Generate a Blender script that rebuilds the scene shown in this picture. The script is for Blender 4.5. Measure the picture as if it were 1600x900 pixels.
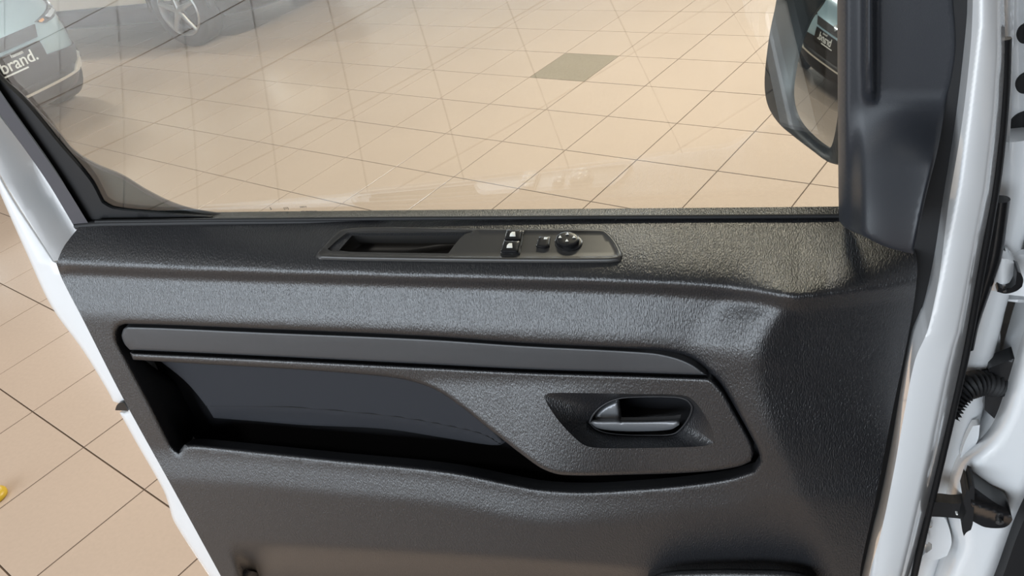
import bpy, bmesh, math, random
import numpy as np
from mathutils import Vector, Matrix
from mathutils.geometry import delaunay_2d_cdt

for o in list(bpy.data.objects): bpy.data.objects.remove(o)
random.seed(4)
SC = bpy.context.scene
COL = SC.collection

# ------------------------------------------------------------------ camera
# world: X along the open door towards the hinge, Y outwards through the glass, Z up
F_PX = 1244.0094
TILE = 0.40
CAM_H = 4.187554 * TILE
CAM_D = 0.65
CAM = np.array([0.0, -CAM_D, CAM_H])
PITCH, ROLL, YAW = 0.5881964, -0.2290280, -0.7718259
U0, V0 = 6.534489, -7.158163
DOOR_A = math.radians(-25.0)
def _basis():
    cp, sp = math.cos(PITCH), math.sin(PITCH)
    fwd = np.array([0, cp, -sp]); up = np.array([0, sp, cp]); ri = np.array([1.0, 0, 0])
    cr, sr = math.cos(ROLL), math.sin(ROLL)
    ri, up = ri * cr + up * sr, up * cr - ri * sr
    ca, sa = math.cos(DOOR_A), math.sin(DOOR_A)
    M = np.array([[ca, sa, 0], [-sa, ca, 0], [0, 0, 1]])
    return M @ fwd, M @ up, M @ ri
FW, UP, RI = _basis()
cam = bpy.data.cameras.new('camera')
cam.sensor_fit = 'HORIZONTAL'; cam.sensor_width = 36.0
cam.lens = F_PX * 36.0 / 1600.0
cam.clip_start = 0.02; cam.clip_end = 200
camo = bpy.data.objects.new('camera', cam); COL.objects.link(camo)
m = Matrix.Identity(4)
for r_ in range(3):
    m[r_][0] = RI[r_]; m[r_][1] = UP[r_]; m[r_][2] = -FW[r_]; m[r_][3] = CAM[r_]
camo.matrix_world = m
SC.camera = camo

# ------------------------------------------------------------------ world, lamps, exposure
wd = bpy.data.worlds.new('showroom_light'); SC.world = wd; wd.use_nodes = True
bg = wd.node_tree.nodes['Background']
bg.inputs[0].default_value = (0.96, 0.98, 1.0, 1); bg.inputs[1].default_value = 0.10
def area(name, loc, target, sx, sy, power, color):
    l = bpy.data.lights.new(name, 'AREA'); l.shape = 'RECTANGLE'; l.size = sx; l.size_y = sy
    l.energy = power; l.color = color
    o = bpy.data.objects.new(name, l); COL.objects.link(o); o.location = loc
    d = Vector(target) - Vector(loc); o.rotation_euler = d.to_track_quat('-Z', 'Y').to_euler()
    return o
area('window_wall_offscreen', (-6.6, -8.6, 2.3), (-6.6, 0, 2.3), 12.5, 4.0, 1500, (0.80, 0.90, 1.0))
area('ceiling_lamp_before_door_offscreen', (-0.5, 3.4, 4.4), (-0.5, 3.4, 0), 1.2, 0.6, 190, (1.0, 0.87, 0.68))
area('ceiling_lamp_left_aisle_offscreen', (-6.0, 1.0, 4.6), (-6.0, 1.0, 0), 1.2, 0.6, 60, (1.0, 0.94, 0.86))
area('ceiling_lamp_near_aisle_offscreen', (-3.5, -3.5, 4.6), (-3.5, -3.5, 0), 1.2, 0.6, 50, (1.0, 0.94, 0.86))
area('ceiling_lamp_over_cars_offscreen', (-10.0, 7.0, 4.6), (-10.0, 7.0, 0), 1.2, 0.6, 420, (1.0, 0.96, 0.90))
area('ceiling_lamp_right_aisle_offscreen', (2.0, 5.0, 4.6), (2.0, 5.0, 0), 1.2, 0.6, 400, (1.0, 0.98, 0.95))
vs = SC.view_settings
vs.view_transform = 'Standard'; vs.look = 'None'; vs.gamma = 1.0; vs.exposure = 0.0; vs.use_curve_mapping = False

# ------------------------------------------------------------------ helpers
def rays(x, y):
    x = np.asarray(x, float); y = np.asarray(y, float)
    return FW + RI * ((x - 800) / F_PX)[..., None] + UP * ((450 - y) / F_PX)[..., None]
def W(x, y, Y):
    """photo pixel + depth plane Y (metres, door frame) -> world point"""
    d = rays(x, y); t = (np.asarray(Y, float) + CAM_D) / d[..., 1]
    return CAM + d * t[..., None]
def WZ(x, y, z):
    d = rays(x, y); t = (z - CAM_H) / d[..., 2]
    return CAM + d * t[..., None]
def proj(P):
    P = np.asarray(P, float) - CAM; z = P @ FW
    return np.stack([800 + F_PX * (P @ RI) / z, 450 - F_PX * (P @ UP) / z], -1)
def smooth(a, b, x):
    t = np.clip((np.asarray(x, float) - a) / (b - a), 0, 1); return t * t * (3 - 2 * t)
def spline(pts, step=5.0, closed=True, corner=40):
    """Catmull-Rom through the points; sharp turns stay corners"""
    p = np.array(pts, float); n = len(p); out = []
    segs = n if closed else n - 1
    def tangent(i):
        if not closed and (i == 0 or i == n - 1):
            return None
        a, b, c = p[(i - 1) % n], p[i % n], p[(i + 1) % n]
        u, v = b - a, c - b
        lu, lv = np.linalg.norm(u), np.linalg.norm(v)
        ang = math.degrees(math.acos(np.clip(u @ v / (lu * lv + 1e-9), -1, 1)))
        if ang > corner: return None
        t = u + v; return t / (np.linalg.norm(t) + 1e-9)
    for i in range(segs):
        a, b = p[i], p[(i + 1) % n]
        L = np.linalg.norm(b - a); t0, t1 = tangent(i), tangent((i + 1) % n)
        ch = b - a
        m0 = ch if t0 is None else t0 * L
        m1 = ch if t1 is None else t1 * L
        k = max(1, int(round(L / step)))
        for j in range(k):
            t = j / k
            out.append((2*t**3-3*t**2+1)*a + (t**3-2*t**2+t)*m0 + (-2*t**3+3*t**2)*b + (t**3-t**2)*m1)
    if not closed: out.append(p[-1])
    return np.array(out)
def inside(P, poly):
    x, y = P[:, 0], P[:, 1]; c = np.zeros(len(P), bool)
    a = poly; b = np.roll(poly, -1, 0)
    for (x0, y0), (x1, y1) in zip(a, b):
        if y0 == y1: continue
        k = ((y0 > y) != (y1 > y)) & (x < (x1 - x0) * (y - y0) / (y1 - y0) + x0)
        c ^= k
    return c
def dist(P, poly, closed=True):
    P = np.asarray(P, float); d = np.full(len(P), 1e9)
    b = np.roll(poly, -1, 0)
    rng = range(len(poly) if closed else len(poly) - 1)
    for i in rng:
        a0, v = poly[i], b[i] - poly[i]; L = v @ v + 1e-12
        t = np.clip(((P - a0) @ v) / L, 0, 1)
        q = P - a0 - t[:, None] * v
        np.minimum(d, np.hypot(q[:, 0], q[:, 1]), out=d)
    return d
def link(name, me, mat, parent=None, smooth_=True):
    if mat is not None: me.materials.append(mat)
    if smooth_:
        me.polygons.foreach_set('use_smooth', [True] * len(me.polygons))
    o = bpy.data.objects.new(name, me); COL.objects.link(o)
    if parent is not None: o.parent = parent
    return o
def from_py(name, V, Fc, mat, parent=None, smooth_=True, sharp=None):
    me = bpy.data.meshes.new(name); me.from_pydata([tuple(map(float, v)) for v in V], [], Fc); me.update()
    if sharp is not None: me.set_sharp_from_angle(angle=math.radians(sharp))
    o = link(name, me, mat, parent, smooth_)
    if smooth_ and sharp is not None: me.set_sharp_from_angle(angle=math.radians(sharp))
    return o
def tess(outer, holes=(), step=12.0, insets=()):
    """2-D triangulation of a pixel outline with holes"""
    loops = [outer] + list(holes); pts = []; edges = []
    for L in loops:
        s = len(pts); pts += [tuple(q) for q in L]; n = len(L)
        edges += [(s + i, s + (i + 1) % n) for i in range(n)]
    nb = len(pts)
    lo, hi = outer.min(0), outer.max(0)
    if step:
        gx, gy = np.meshgrid(np.arange(lo[0], hi[0], step), np.arange(lo[1], hi[1], step))
        gx[1::2] += step / 2
        G = np.stack([gx.ravel(), gy.ravel()], 1)
        k = inside(G, outer)
        for h in holes: k &= ~inside(G, h)
        G = G[k]
        far = max([step*0.45] + [d + 0.5*step for d in insets])
        for L in loops:
            if len(G): G = G[dist(G, L) > far]
        pts += [tuple(q) for q in G]
    for d in insets:
        for L in loops:
            t = np.roll(L, -1, 0) - np.roll(L, 1, 0); t = t/(np.linalg.norm(t, axis=1)[:, None] + 1e-9)
            nn = np.stack([-t[:, 1], t[:, 0]], 1)
            for sg in (1, -1):
                Q = L + nn*d*sg; k = inside(Q, outer)
                for h in holes: k &= ~inside(Q, h)
                for M_ in loops: k &= dist(Q, M_) > d*0.97
                pts += [tuple(q) for q in Q[k]]
    v, e, f, ov, oe, of = delaunay_2d_cdt([Vector(q) for q in pts], edges, [], 0, 1e-4)
    P = np.array([(q[0], q[1]) for q in v])
    T = np.array([t for t in f if len(t) == 3])
    c = P[T].mean(1); k = inside(c, outer)
    for h in holes: k &= ~inside(c, h)
    T = T[k]
    # same winding: normals towards the camera (image y runs down)
    a, b, cc = P[T[:, 0]], P[T[:, 1]], P[T[:, 2]]
    ar = (b[:, 0]-a[:, 0])*(cc[:, 1]-a[:, 1]) - (b[:, 1]-a[:, 1])*(cc[:, 0]-a[:, 0])
    T[ar > 0] = T[ar > 0][:, ::-1]
    loops_i = []
    inv = {}
    for i, olist in enumerate(ov):
        for oo in olist: inv[oo] = i
    s = 0
    for L in loops:
        loops_i.append([inv[s + i] for i in range(len(L))]); s += len(L)
    return P, T, loops_i
def sheet(name, outer, surf, mat, parent=None, holes=(), step=12.0, back=(0, 0.012, 0), wall_holes=True, wall_outer=True, cap=False, insets=()):
    """front surface over a pixel outline (surf: (x,y)->3-D points) with walls running back"""
    P, T, loops = tess(outer, holes, step, insets)
    V3 = surf(P[:, 0], P[:, 1]); V = list(V3); Fc = [tuple(map(int, t)) for t in T]
    back = np.array(back, float)
    for li, L in enumerate(loops):
        if (li == 0 and not wall_outer) or (li > 0 and not wall_holes): continue
        s = len(V); n = len(L)
        V += [V3[i] for i in L] + [V3[i] + back for i in L]
        poly = P[L]; ar = np.sum(poly[:, 0]*np.roll(poly[:, 1], -1) - np.roll(poly[:, 0], -1)*poly[:, 1])
        flip = (ar > 0) ^ (li > 0)
        for i in range(n):
            j = (i + 1) % n; q = (s+i, s+j, s+n+j, s+n+i)
            Fc.append(q if flip else q[::-1])
    if cap:
        s = len(V); V += list(V3 + back); Fc += [tuple(int(s + i) for i in t[::-1]) for t in T]
    return from_py(name, V, Fc, mat, parent, True)
def planar(Y):
    return lambda x, y: W(x, y, np.full(np.shape(x), Y))
def loft(name, loops, mat, parent=None, closed=True, cap_last=False, cap_first=False, sharp=None, flip=False):
    n = len(loops[0]); V = []; Fc = []
    for L in loops: V += list(L)
    for k in range(len(loops) - 1):
        for i in range(n if closed else n - 1):
            j = (i + 1) % n; q = (k*n+i, k*n+j, (k+1)*n+j, (k+1)*n+i)
            Fc.append(q[::-1] if flip else q)
    if cap_last: Fc.append(tuple(range((len(loops)-1)*n, len(loops)*n)))
    if cap_first: Fc.append(tuple(range(n))[::-1])
    return from_py(name, V, Fc, mat, parent, True, sharp)
def tube(name, path, rad, mat, parent=None, seg=12, caps=True):
    path = [Vector(map(float, p)) for p in path]; n = len(path)
    rad = rad if hasattr(rad, '__len__') else [rad] * n
    loops = []; ref = Vector((0.3, 0.2, 1)).normalized()
    for i, p in enumerate(path):
        t = (path[min(i+1, n-1)] - path[max(i-1, 0)]).normalized()
        a = t.cross(ref)
        if a.length < 1e-3: a = t.cross(Vector((1, 0, 0)))
        a.normalize(); b = t.cross(a)
        loops.append([p + (a*math.cos(2*math.pi*k/seg) + b*math.sin(2*math.pi*k/seg))*rad[i] for k in range(seg)])
    return loft(name, loops, mat, parent, True, caps, caps, sharp=50, flip=True)
def box(name, c, s, mat, parent=None, bev=0.0, rot=None):
    bm = bmesh.new(); bmesh.ops.create_cube(bm, size=1)
    bmesh.ops.scale(bm, vec=s, verts=bm.verts)
    if bev: bmesh.ops.bevel(bm, geom=list(bm.edges), offset=bev, segments=2, affect='EDGES', profile=0.5)
    if rot is not None: bmesh.ops.rotate(bm, cent=(0, 0, 0), matrix=rot, verts=bm.verts)
    bmesh.ops.translate(bm, vec=c, verts=bm.verts)
    me = bpy.data.meshes.new(name); bm.to_mesh(me); bm.free()
    return link(name, me, mat, parent, False)
def empty(name, loc, rz=0):
    o = bpy.data.objects.new(name, None); COL.objects.link(o); o.location = loc; o.rotation_euler = (0, 0, rz)
    o.empty_display_size = 0.1
    return o
def tag(o, label=None, cat=None, group=None, kind=None):
    for k, v in (('label', label), ('category', cat), ('group', group), ('kind', kind)):
        if v: o[k] = v
    return o
def text3d(name, body, M, size, mat, parent=None, ext=0.0006, off=0.0, align='CENTER'):
    cu = bpy.data.curves.new(name, 'FONT'); cu.body = body; cu.size = size; cu.extrude = ext; cu.offset = off
    cu.align_x = align; cu.align_y = 'CENTER'
    t = bpy.data.objects.new(name + '_tmp', cu); COL.objects.link(t)
    dg = bpy.context.evaluated_depsgraph_get()
    me = bpy.data.meshes.new_from_object(t.evaluated_get(dg)); bpy.data.objects.remove(t)
    me.transform(M); me.name = name
    return link(name, me, mat, parent, False)

# ------------------------------------------------------------------ materials
MATS = {}
def mat(name, color, rough=0.5, metal=0.0, spec=0.5, coat=0.0, bump=None, noise=None, coat_rough=0.05):
    m = bpy.data.materials.new(name); m.use_nodes = True; nt = m.node_tree
    b = nt.nodes['Principled BSDF']
    b.inputs['Base Color'].default_value = (*color, 1); b.inputs['Roughness'].default_value = rough
    b.inputs['Metallic'].default_value = metal; b.inputs['Specular IOR Level'].default_value = spec
    b.inputs['Coat Weight'].default_value = coat; b.inputs['Coat Roughness'].default_value = coat_rough
    tc = nt.nodes.new('ShaderNodeTexCoord')
    if noise:
        amt, scale = noise
        n = nt.nodes.new('ShaderNodeTexNoise'); n.inputs['Scale'].default_value = scale; n.inputs['Detail'].default_value = 5
        nt.links.new(tc.outputs['Object'], n.inputs['Vector'])
        mx = nt.nodes.new('ShaderNodeMix'); mx.data_type = 'RGBA'
        mx.inputs[6].default_value = (*[c*(1-amt) for c in color], 1); mx.inputs[7].default_value = (*[min(1, c*(1+amt)) for c in color], 1)
        nt.links.new(n.outputs['Fac'], mx.inputs[0]); nt.links.new(mx.outputs[2], b.inputs['Base Color'])
    if bump:
        kind, scale, strength, distance = bump
        mp = nt.nodes.new('ShaderNodeMapping'); nt.links.new(tc.outputs['Object'], mp.inputs['Vector'])
        if kind == 'leather':
            mp.inputs['Scale'].default_value = (scale, scale*0.4, scale*0.36)
            mp.inputs['Rotation'].default_value = (0, 0.12, 0)
            n = nt.nodes.new('ShaderNodeTexNoise'); n.inputs['Scale'].default_value = 1; n.inputs['Detail'].default_value = 2.5
            n.inputs['Distortion'].default_value = 0.3
            h = n.outputs['Fac']
        elif kind == 'weave':
            mp.inputs['Scale'].default_value = (scale, scale, scale)
            n = nt.nodes.new('ShaderNodeTexNoise'); n.inputs['Scale'].default_value = 1; n.inputs['Detail'].default_value = 4; h = n.outputs['Fac']
        else:
            mp.inputs['Scale'].default_value = (scale*0.03, scale, scale)
            n = nt.nodes.new('ShaderNodeTexNoise'); n.inputs['Scale'].default_value = 1; n.inputs['Detail'].default_value = 3; h = n.outputs['Fac']
        nt.links.new(mp.outputs[0], n.inputs['Vector'])
        bp = nt.nodes.new('ShaderNodeBump'); bp.inputs['Strength'].default_value = strength; bp.inputs['Distance'].default_value = distance
        nt.links.new(h, bp.inputs['Height']); nt.links.new(bp.outputs['Normal'], b.inputs['Normal'])
    MATS[name] = m
    return m
M_panel = mat('grained_black_plastic', (0.012, 0.0123, 0.0145), 0.37, spec=0.85, bump=('leather', 750, 0.85, 0.0012))
M_smooth = mat('smooth_black_plastic', (0.022, 0.022, 0.024), 0.42, bump=('weave', 1500, 0.15, 0.0004))
M_strip = mat('brushed_grey_strip', (0.034, 0.036, 0.040), 0.42, spec=0.6, bump=('brush', 2600, 0.22, 0.0004))
M_fabric = mat('grey_fabric', (0.030, 0.031, 0.036), 0.85, spec=0.2, bump=('weave', 1800, 0.6, 0.0008))
M_deep = mat('ungrained_black_plastic', (0.012, 0.0123, 0.0145), 0.5, spec=0.5)
M_switch = mat('satin_charcoal_plastic', (0.035, 0.033, 0.031), 0.38, bump=('weave', 2500, 0.12, 0.0003))
M_gloss = mat('black_button_plastic', (0.010, 0.010, 0.011), 0.28)
M_white_mark = mat('white_print', (0.8, 0.8, 0.76), 0.5)
M_rubber = mat('black_rubber', (0.009, 0.009, 0.010), 0.6, spec=0.35)
M_slate = mat('slate_grey_trim', (0.055, 0.053, 0.062), 0.55, bump=('weave', 900, 0.1, 0.0005))
M_sail = mat('dark_grey_moulded_plastic', (0.018, 0.020, 0.025), 0.42, spec=0.4, bump=('weave', 1400, 0.2, 0.0005))
M_white = mat('white_car_paint', (0.74, 0.75, 0.76), 0.32, coat=1.0, spec=0.5)
M_body = M_white
M_seam = M_white
M_lever = mat('satin_grey_lever', (0.20, 0.205, 0.215), 0.36, metal=0.35)
M_chrome = mat('bright_steel', (0.6, 0.6, 0.6), 0.25, metal=1.0)
M_mirror = mat('mirror_silver', (0.78, 0.80, 0.80), 0.015, metal=1.0)
M_mhouse = mat('black_mirror_housing', (0.012, 0.016, 0.019), 0.35)
M_trim_out = mat('outer_black_trim', (0.02, 0.03, 0.03), 0.4)
M_print = mat('black_glass_print', (0.03, 0.03, 0.03), 0.6)

def glass_mat(name, f0, tint):
    m = bpy.data.materials.new(name); m.use_nodes = True; nt = m.node_tree; nt.nodes.clear()
    out = nt.nodes.new('ShaderNodeOutputMaterial'); mix = nt.nodes.new('ShaderNodeMixShader')
    tr = nt.nodes.new('ShaderNodeBsdfTransparent'); tr.inputs[0].default_value = (*tint, 1)
    gl = nt.nodes.new('ShaderNodeBsdfGlossy'); gl.inputs['Roughness'].default_value = 0.0; gl.inputs[0].default_value = (1, 1, 1, 1)
    geo = nt.nodes.new('ShaderNodeNewGeometry')
    dt = nt.nodes.new('ShaderNodeVectorMath'); dt.operation = 'DOT_PRODUCT'
    nt.links.new(geo.outputs['Incoming'], dt.inputs[0]); nt.links.new(geo.outputs['Normal'], dt.inputs[1])
    def M(op, a, b):
        n = nt.nodes.new('ShaderNodeMath'); n.operation = op
        for i, q in enumerate((a, b)):
            if q is None: continue
            if isinstance(q, (int, float)): n.inputs[i].default_value = q
            else: nt.links.new(q, n.inputs[i])
        return n.outputs[0]
    c = M('ABSOLUTE', dt.outputs['Value'], None)
    p = M('POWER', M('SUBTRACT', 1.0, c), 5.0)
    fr = M('ADD', M('MULTIPLY', p, 1 - f0), f0)
    nt.links.new(fr, mix.inputs[0]); nt.links.new(tr.outputs[0], mix.inputs[1]); nt.links.new(gl.outputs[0], mix.inputs[2])
    nt.links.new(mix.outputs[0], out.inputs[0])
    return m
M_glass = glass_mat('window_glass', 0.12, (0.95, 0.975, 0.965))

def tile_mat(name, base, rough, var=0.05):
    m = bpy.data.materials.new(name); m.use_nodes = True; nt = m.node_tree; b = nt.nodes['Principled BSDF']
    tc = nt.nodes.new('ShaderNodeTexCoord'); geo = nt.nodes.new('ShaderNodeNewGeometry')
    n = nt.nodes.new('ShaderNodeTexNoise'); n.inputs['Scale'].default_value = 70; n.inputs['Detail'].default_value = 6
    n2 = nt.nodes.new('ShaderNodeTexNoise'); n2.inputs['Scale'].default_value = 1.7; n2.inputs['Detail'].default_value = 2
    nt.links.new(geo.outputs['Position'], n.inputs['Vector']); nt.links.new(geo.outputs['Position'], n2.inputs['Vector'])
    ad = nt.nodes.new('ShaderNodeMath'); ad.operation = 'ADD'
    nt.links.new(n.outputs['Fac'], ad.inputs[0]); nt.links.new(n2.outputs['Fac'], ad.inputs[1])
    rp = nt.nodes.new('ShaderNodeMapRange'); rp.inputs[1].default_value = 0.6; rp.inputs[2].default_value = 1.4
    rp.inputs[3].default_value = 0; rp.inputs[4].default_value = 1
    nt.links.new(ad.outputs[0], rp.inputs[0])
    mx = nt.nodes.new('ShaderNodeMix'); mx.data_type = 'RGBA'
    mx.inputs[6].default_value = (*[c*(1-var) for c in base], 1); mx.inputs[7].default_value = (*[c*(1+var) for c in base], 1)
    nt.links.new(rp.outputs[0], mx.inputs[0]); nt.links.new(mx.outputs[2], b.inputs['Base Color'])
    b.inputs['Roughness'].default_value = rough; b.inputs['Specular IOR Level'].default_value = 0.5
    return m
M_tile = tile_mat('beige_ceramic_tile', (0.535, 0.425, 0.34), 0.19)
M_tile_dark = tile_mat('grey_stained_tile', (0.27, 0.23, 0.17), 0.45, 0.25)
M_grout = mat('brown_grout', (0.11, 0.075, 0.05), 0.9)

# ------------------------------------------------------------------ floor of square tiles
cy_, sy_ = math.cos(YAW), math.sin(YAW); ca_, sa_ = math.cos(DOOR_A), math.sin(DOOR_A)
def tile_world(u, v):
    p, q = u - U0, -v - V0
    xx, yy = (cy_*p - sy_*q) * TILE, (sy_*p + cy_*q) * TILE
    return np.array([ca_*xx + sa_*yy, -sa_*xx + ca_*yy - CAM_D, 0.0])
G0 = tile_world(0, 0)
eu = tile_world(1, 0) - G0; ev = tile_world(0, 1) - G0
me = bpy.data.meshes.new('floor')
me.from_pydata([(-40, -40, -0.012), (40, -40, -0.012), (40, 40, -0.012), (-40, 40, -0.012),
                (-40, -40, -0.0025), (40, -40, -0.0025), (40, 40, -0.0025), (-40, 40, -0.0025)], [],
               [(3, 2, 1, 0), (4, 5, 6, 7), (0, 1, 5, 4), (1, 2, 6, 5), (2, 3, 7, 6), (3, 0, 4, 7)])
floor_o = link('floor', me, M_grout, None, False)
tag(floor_o, 'beige square tiled showroom floor with thin brown joints', kind='structure')
def tile_geo(cx, cy, cz=0.0, s=0):
    g = 0.0026; b = 0.0004; hx = 0.5 - g / TILE; hb = 0.5 - (g + b) / TILE
    V = []
    for k, z in ((hx, -0.0095), (hx, -b), (hb, 0.0)):
        for a, c in ((-k, -k), (k, -k), (k, k), (-k, k)):
            q = eu * a + ev * c
            V.append((cx + q[0], cy + q[1], cz + z))
    Fc = [(8, 9, 10, 11)]
    for r in (0, 4):
        for i in range(4):
            j = (i + 1) % 4; Fc.append((r+i, r+j, r+4+j, r+4+i))
    crossz = eu[0]*ev[1] - eu[1]*ev[0]
    if crossz < 0: Fc = [f[::-1] for f in Fc]
    return V, Fc
tV, tF = tile_geo(0, 0)
tile_me = bpy.data.meshes.new('floor_tile'); tile_me.from_pydata(tV, [], tF); tile_me.materials.append(M_tile)
tile_me_d = bpy.data.meshes.new('floor_tile'); tile_me_d.from_pydata(tV, [], tF); tile_me_d.materials.append(M_tile_dark)
win_px = np.array([(0, 0), (1310, 0), (1310, 338), (340, 338), (160, 270), (0, 118)], float)
left_px = np.array([(0, 290), (190, 640), (345, 900), (0, 900)], float)
cells = []
for i in range(-60, 70):
    for j in range(-60, 75):
        c = tile_world(i + .5, j + .5)
        if not (-16.5 < c[0] < 12.5 and -9.2 < c[1] < 14.5): continue
        Q = np.array([c + eu*a + ev*b for a, b in ((-.5, -.5), (.5, -.5), (.5, .5), (-.5, .5), (0, 0))])
        size = 0
        if ((Q - CAM) @ FW).min() > 0.3:
            px = proj(Q)
            if (inside(px, win_px) | inside(px, left_px)).any():
                x, y = px[:4, 0], px[:4, 1]
                size = abs(np.sum(x*np.roll(y, -1) - np.roll(x, -1)*y)) / 2
        cells.append((size, i, j, c))
cells.sort(key=lambda q: -q[0])
rest_V, rest_F = [], []
for k, (size, i, j, c) in enumerate(cells):
    if size > 0 and k < 300:
        o = bpy.data.objects.new('floor_tile', tile_me_d if (i, j) == (-1, -3) else tile_me)
        COL.objects.link(o); o.parent = floor_o; o.location = (c[0], c[1], random.uniform(-0.0003, 0.0003))
    else:
        v, fc = tile_geo(c[0], c[1]); s = len(rest_V); rest_V += v; rest_F += [tuple(s + a for a in q) for q in fc]
o = from_py('floor_tiles', rest_V, rest_F, M_tile, floor_o, False); tag(o, kind='stuff')

M_wall = mat('showroom_wall_paint', (0.62, 0.61, 0.58), 0.8)
for nm, c_, s_ in (('wall_left', (-16.1, 2.65, 2.5), (0.2, 22.7, 5)), ('wall_right', (12.1, 2.65, 2.5), (0.2, 22.7, 5)),
                   ('wall_back', (-2, 14.1, 2.5), (28.4, 0.2, 5)), ('wall_front', (-2, -8.8, 2.5), (28.4, 0.2, 5))):
    tag(box(nm, c_, s_, M_wall), kind='structure')

# ------------------------------------------------------------------ van door: one thing, all its fittings are parts
door = empty('van_front_door', (-0.45, 0.05, 0.42))
tag(door, 'open white van front door seen from its black grained inner panel', 'van door')
door_inv = Matrix.Translation((0.45, -0.05, -0.42))
def glass_y(X, Z):
    dx = X + 0.45; dz = Z - (CAM_H - 0.43)
    return 0.08 + 0.083*dx + 0.089/2*dx*dx - (0.116*dz + 0.267/2*dz*dz)
def on_glass(x, y, lift=0.0):
    x = np.asarray(x, float); y = np.asarray(y, float); Y = np.full(x.shape, 0.08)
    for _ in range(12):
        P = W(x, y, Y); Y = glass_y(P[..., 0], P[..., 2])
    return W(x, y, Y - lift)

# ---- depth of the moulded inner panel as a function of photo position
LIP = np.array([(60, 411), (88, 412), (300, 421), (600, 430), (900, 437), (1020, 441), (1100, 445), (1180, 453), (1247, 464), (1300, 458), (1432, 441), (1500, 432)], float)
REC = spline([(196, 506), (410, 514), (660, 525), (820, 536), (1014, 546), (1058, 553), (1088, 566), (1114, 588), (1133, 612), (1156, 650), (1176, 686),
              (1186, 706), (1188, 720), (1178, 735), (1140, 746), (1070, 756), (1000, 762), (920, 766), (849, 763), (787, 752), (724, 739), (660, 730), (535, 718), (410, 705), (310, 695), (288, 695),
              (279, 706), (268, 695), (238, 636), (200, 564), (185, 535), (182, 520), (186, 510)], 5)
def Yp(x, y, holes=True):
    x = np.asarray(x, float); y = np.asarray(y, float)
    yl = np.interp(x, LIP[:, 0], LIP[:, 1])
    Yt = np.interp(x, [100, 128, 700, 1310, 1450], [0.040, 0.042, 0.075, 0.112, 0.118])
    y0 = np.interp(x, [60, 160, 600, 1310, 1450], [352, 346, 342, 338, 332])
    s = np.clip((y - y0) / (yl - y0), 0, 1)
    Y = Yt * (1 - s) ** 1.22 + 0.0
    yt = np.interp(x, [60, 196, 660, 1014, 1100, 1250], [500, 506, 525, 546, 560, 590])
    t = np.clip((y - yl) / (yt - yl), 0, 1)
    Y = Y + 0.010*smooth(0.0, 0.2, t) - 0.021*(np.clip(t - 0.1, 0, 0.65) + 0.125*(1 - (np.clip(1 - t, 0, 0.25)/0.25)**2))/0.775
    ex_ = -0.006*smooth(940, 1190, x)
    Y = Y - ex_*np.clip((t - 0.12)/0.88, 0, 1) + ex_*smooth(0, 130, y - yt)
    yb = np.interp(x, [180, 282, 410, 535, 660, 724, 787, 849, 1000, 1140, 1200], [690, 697, 705, 719, 730, 739, 752, 763, 763, 750, 735])
    fade = 1 - smooth(780, 1120, x)
    Y = Y - (0.003 + 0.009*fade)*smooth(0, 60, y - yb) + (-0.00006*fade + 0.00009*(1 - fade))*np.clip(y - yb - 40, 0, 500)
    ye = np.maximum(y, yl)
    xr = np.interp(ye, [440, 462, 500, 540, 575, 620, 690, 770, 850, 900, 1000, 1300], [1262, 1247, 1214, 1190, 1183, 1190, 1215, 1250, 1290, 1310, 1350, 1480])
    d = x - xr
    amp = 0.020 * (1 - 0.6*smooth(640, 900, ye))
    k = 6.0
    Yr = -amp*smooth(-125, 4, d) + (0.00028*(1 - 0.35*smooth(640, 900, ye))) * k*np.log1p(np.exp(np.clip(d / k, -40, 40)))
    Y = Y + Yr * s**2.2
    # lower storage recess
    yq = np.interp(x, [300, 352, 375, 600, 800, 1000, 1300], [846, 846, 844, 856, 868, 884, 905])
    Y = Y + 0.055*smooth(0, 60, y - yq)*smooth(350, 385, x - 0.42*(y - 850))*(1 - smooth(1000, 1080, x))
    if holes:
        sh = x.shape; dd = dist(np.stack([x.ravel(), y.ravel()], 1), REC).reshape(sh)
        Y = Y + 0.005*np.clip(1 - dd/7, 0, 1)**2
    return Y
def panel_surf(x, y): return W(x, y, Yp(x, y))
bl = proj((-1.035, 0.02, 0.47)); br = proj((0.035, 0.03, 0.47))
PANEL = spline([(128, 349), (160, 346), (600, 342), (1000, 340), (1312, 338), (1400, 336), (1431, 400), (1432, 440), (1420, 520), (1395, 640), (1370, 770), (1346, 880), (1340, 920),
                (br[0], br[1]), (bl[0], bl[1]), (345, 900), (275, 772), (190, 618), (130, 500), (97, 436), (88, 412), (100, 385)], 8, corner=30)
SWH = spline([(530, 391), (550, 368), (735, 368), (715, 384), (700, 396), (560, 395)], 6, corner=20)
panel = sheet('inner_panel', PANEL, panel_surf, M_panel, door, holes=[REC, SWH], step=5.0, back=(0, 0.02, 0), wall_holes=False, insets=(1.5, 4, 7))
panel['label'] = 'grained black moulded plastic lining'

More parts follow.
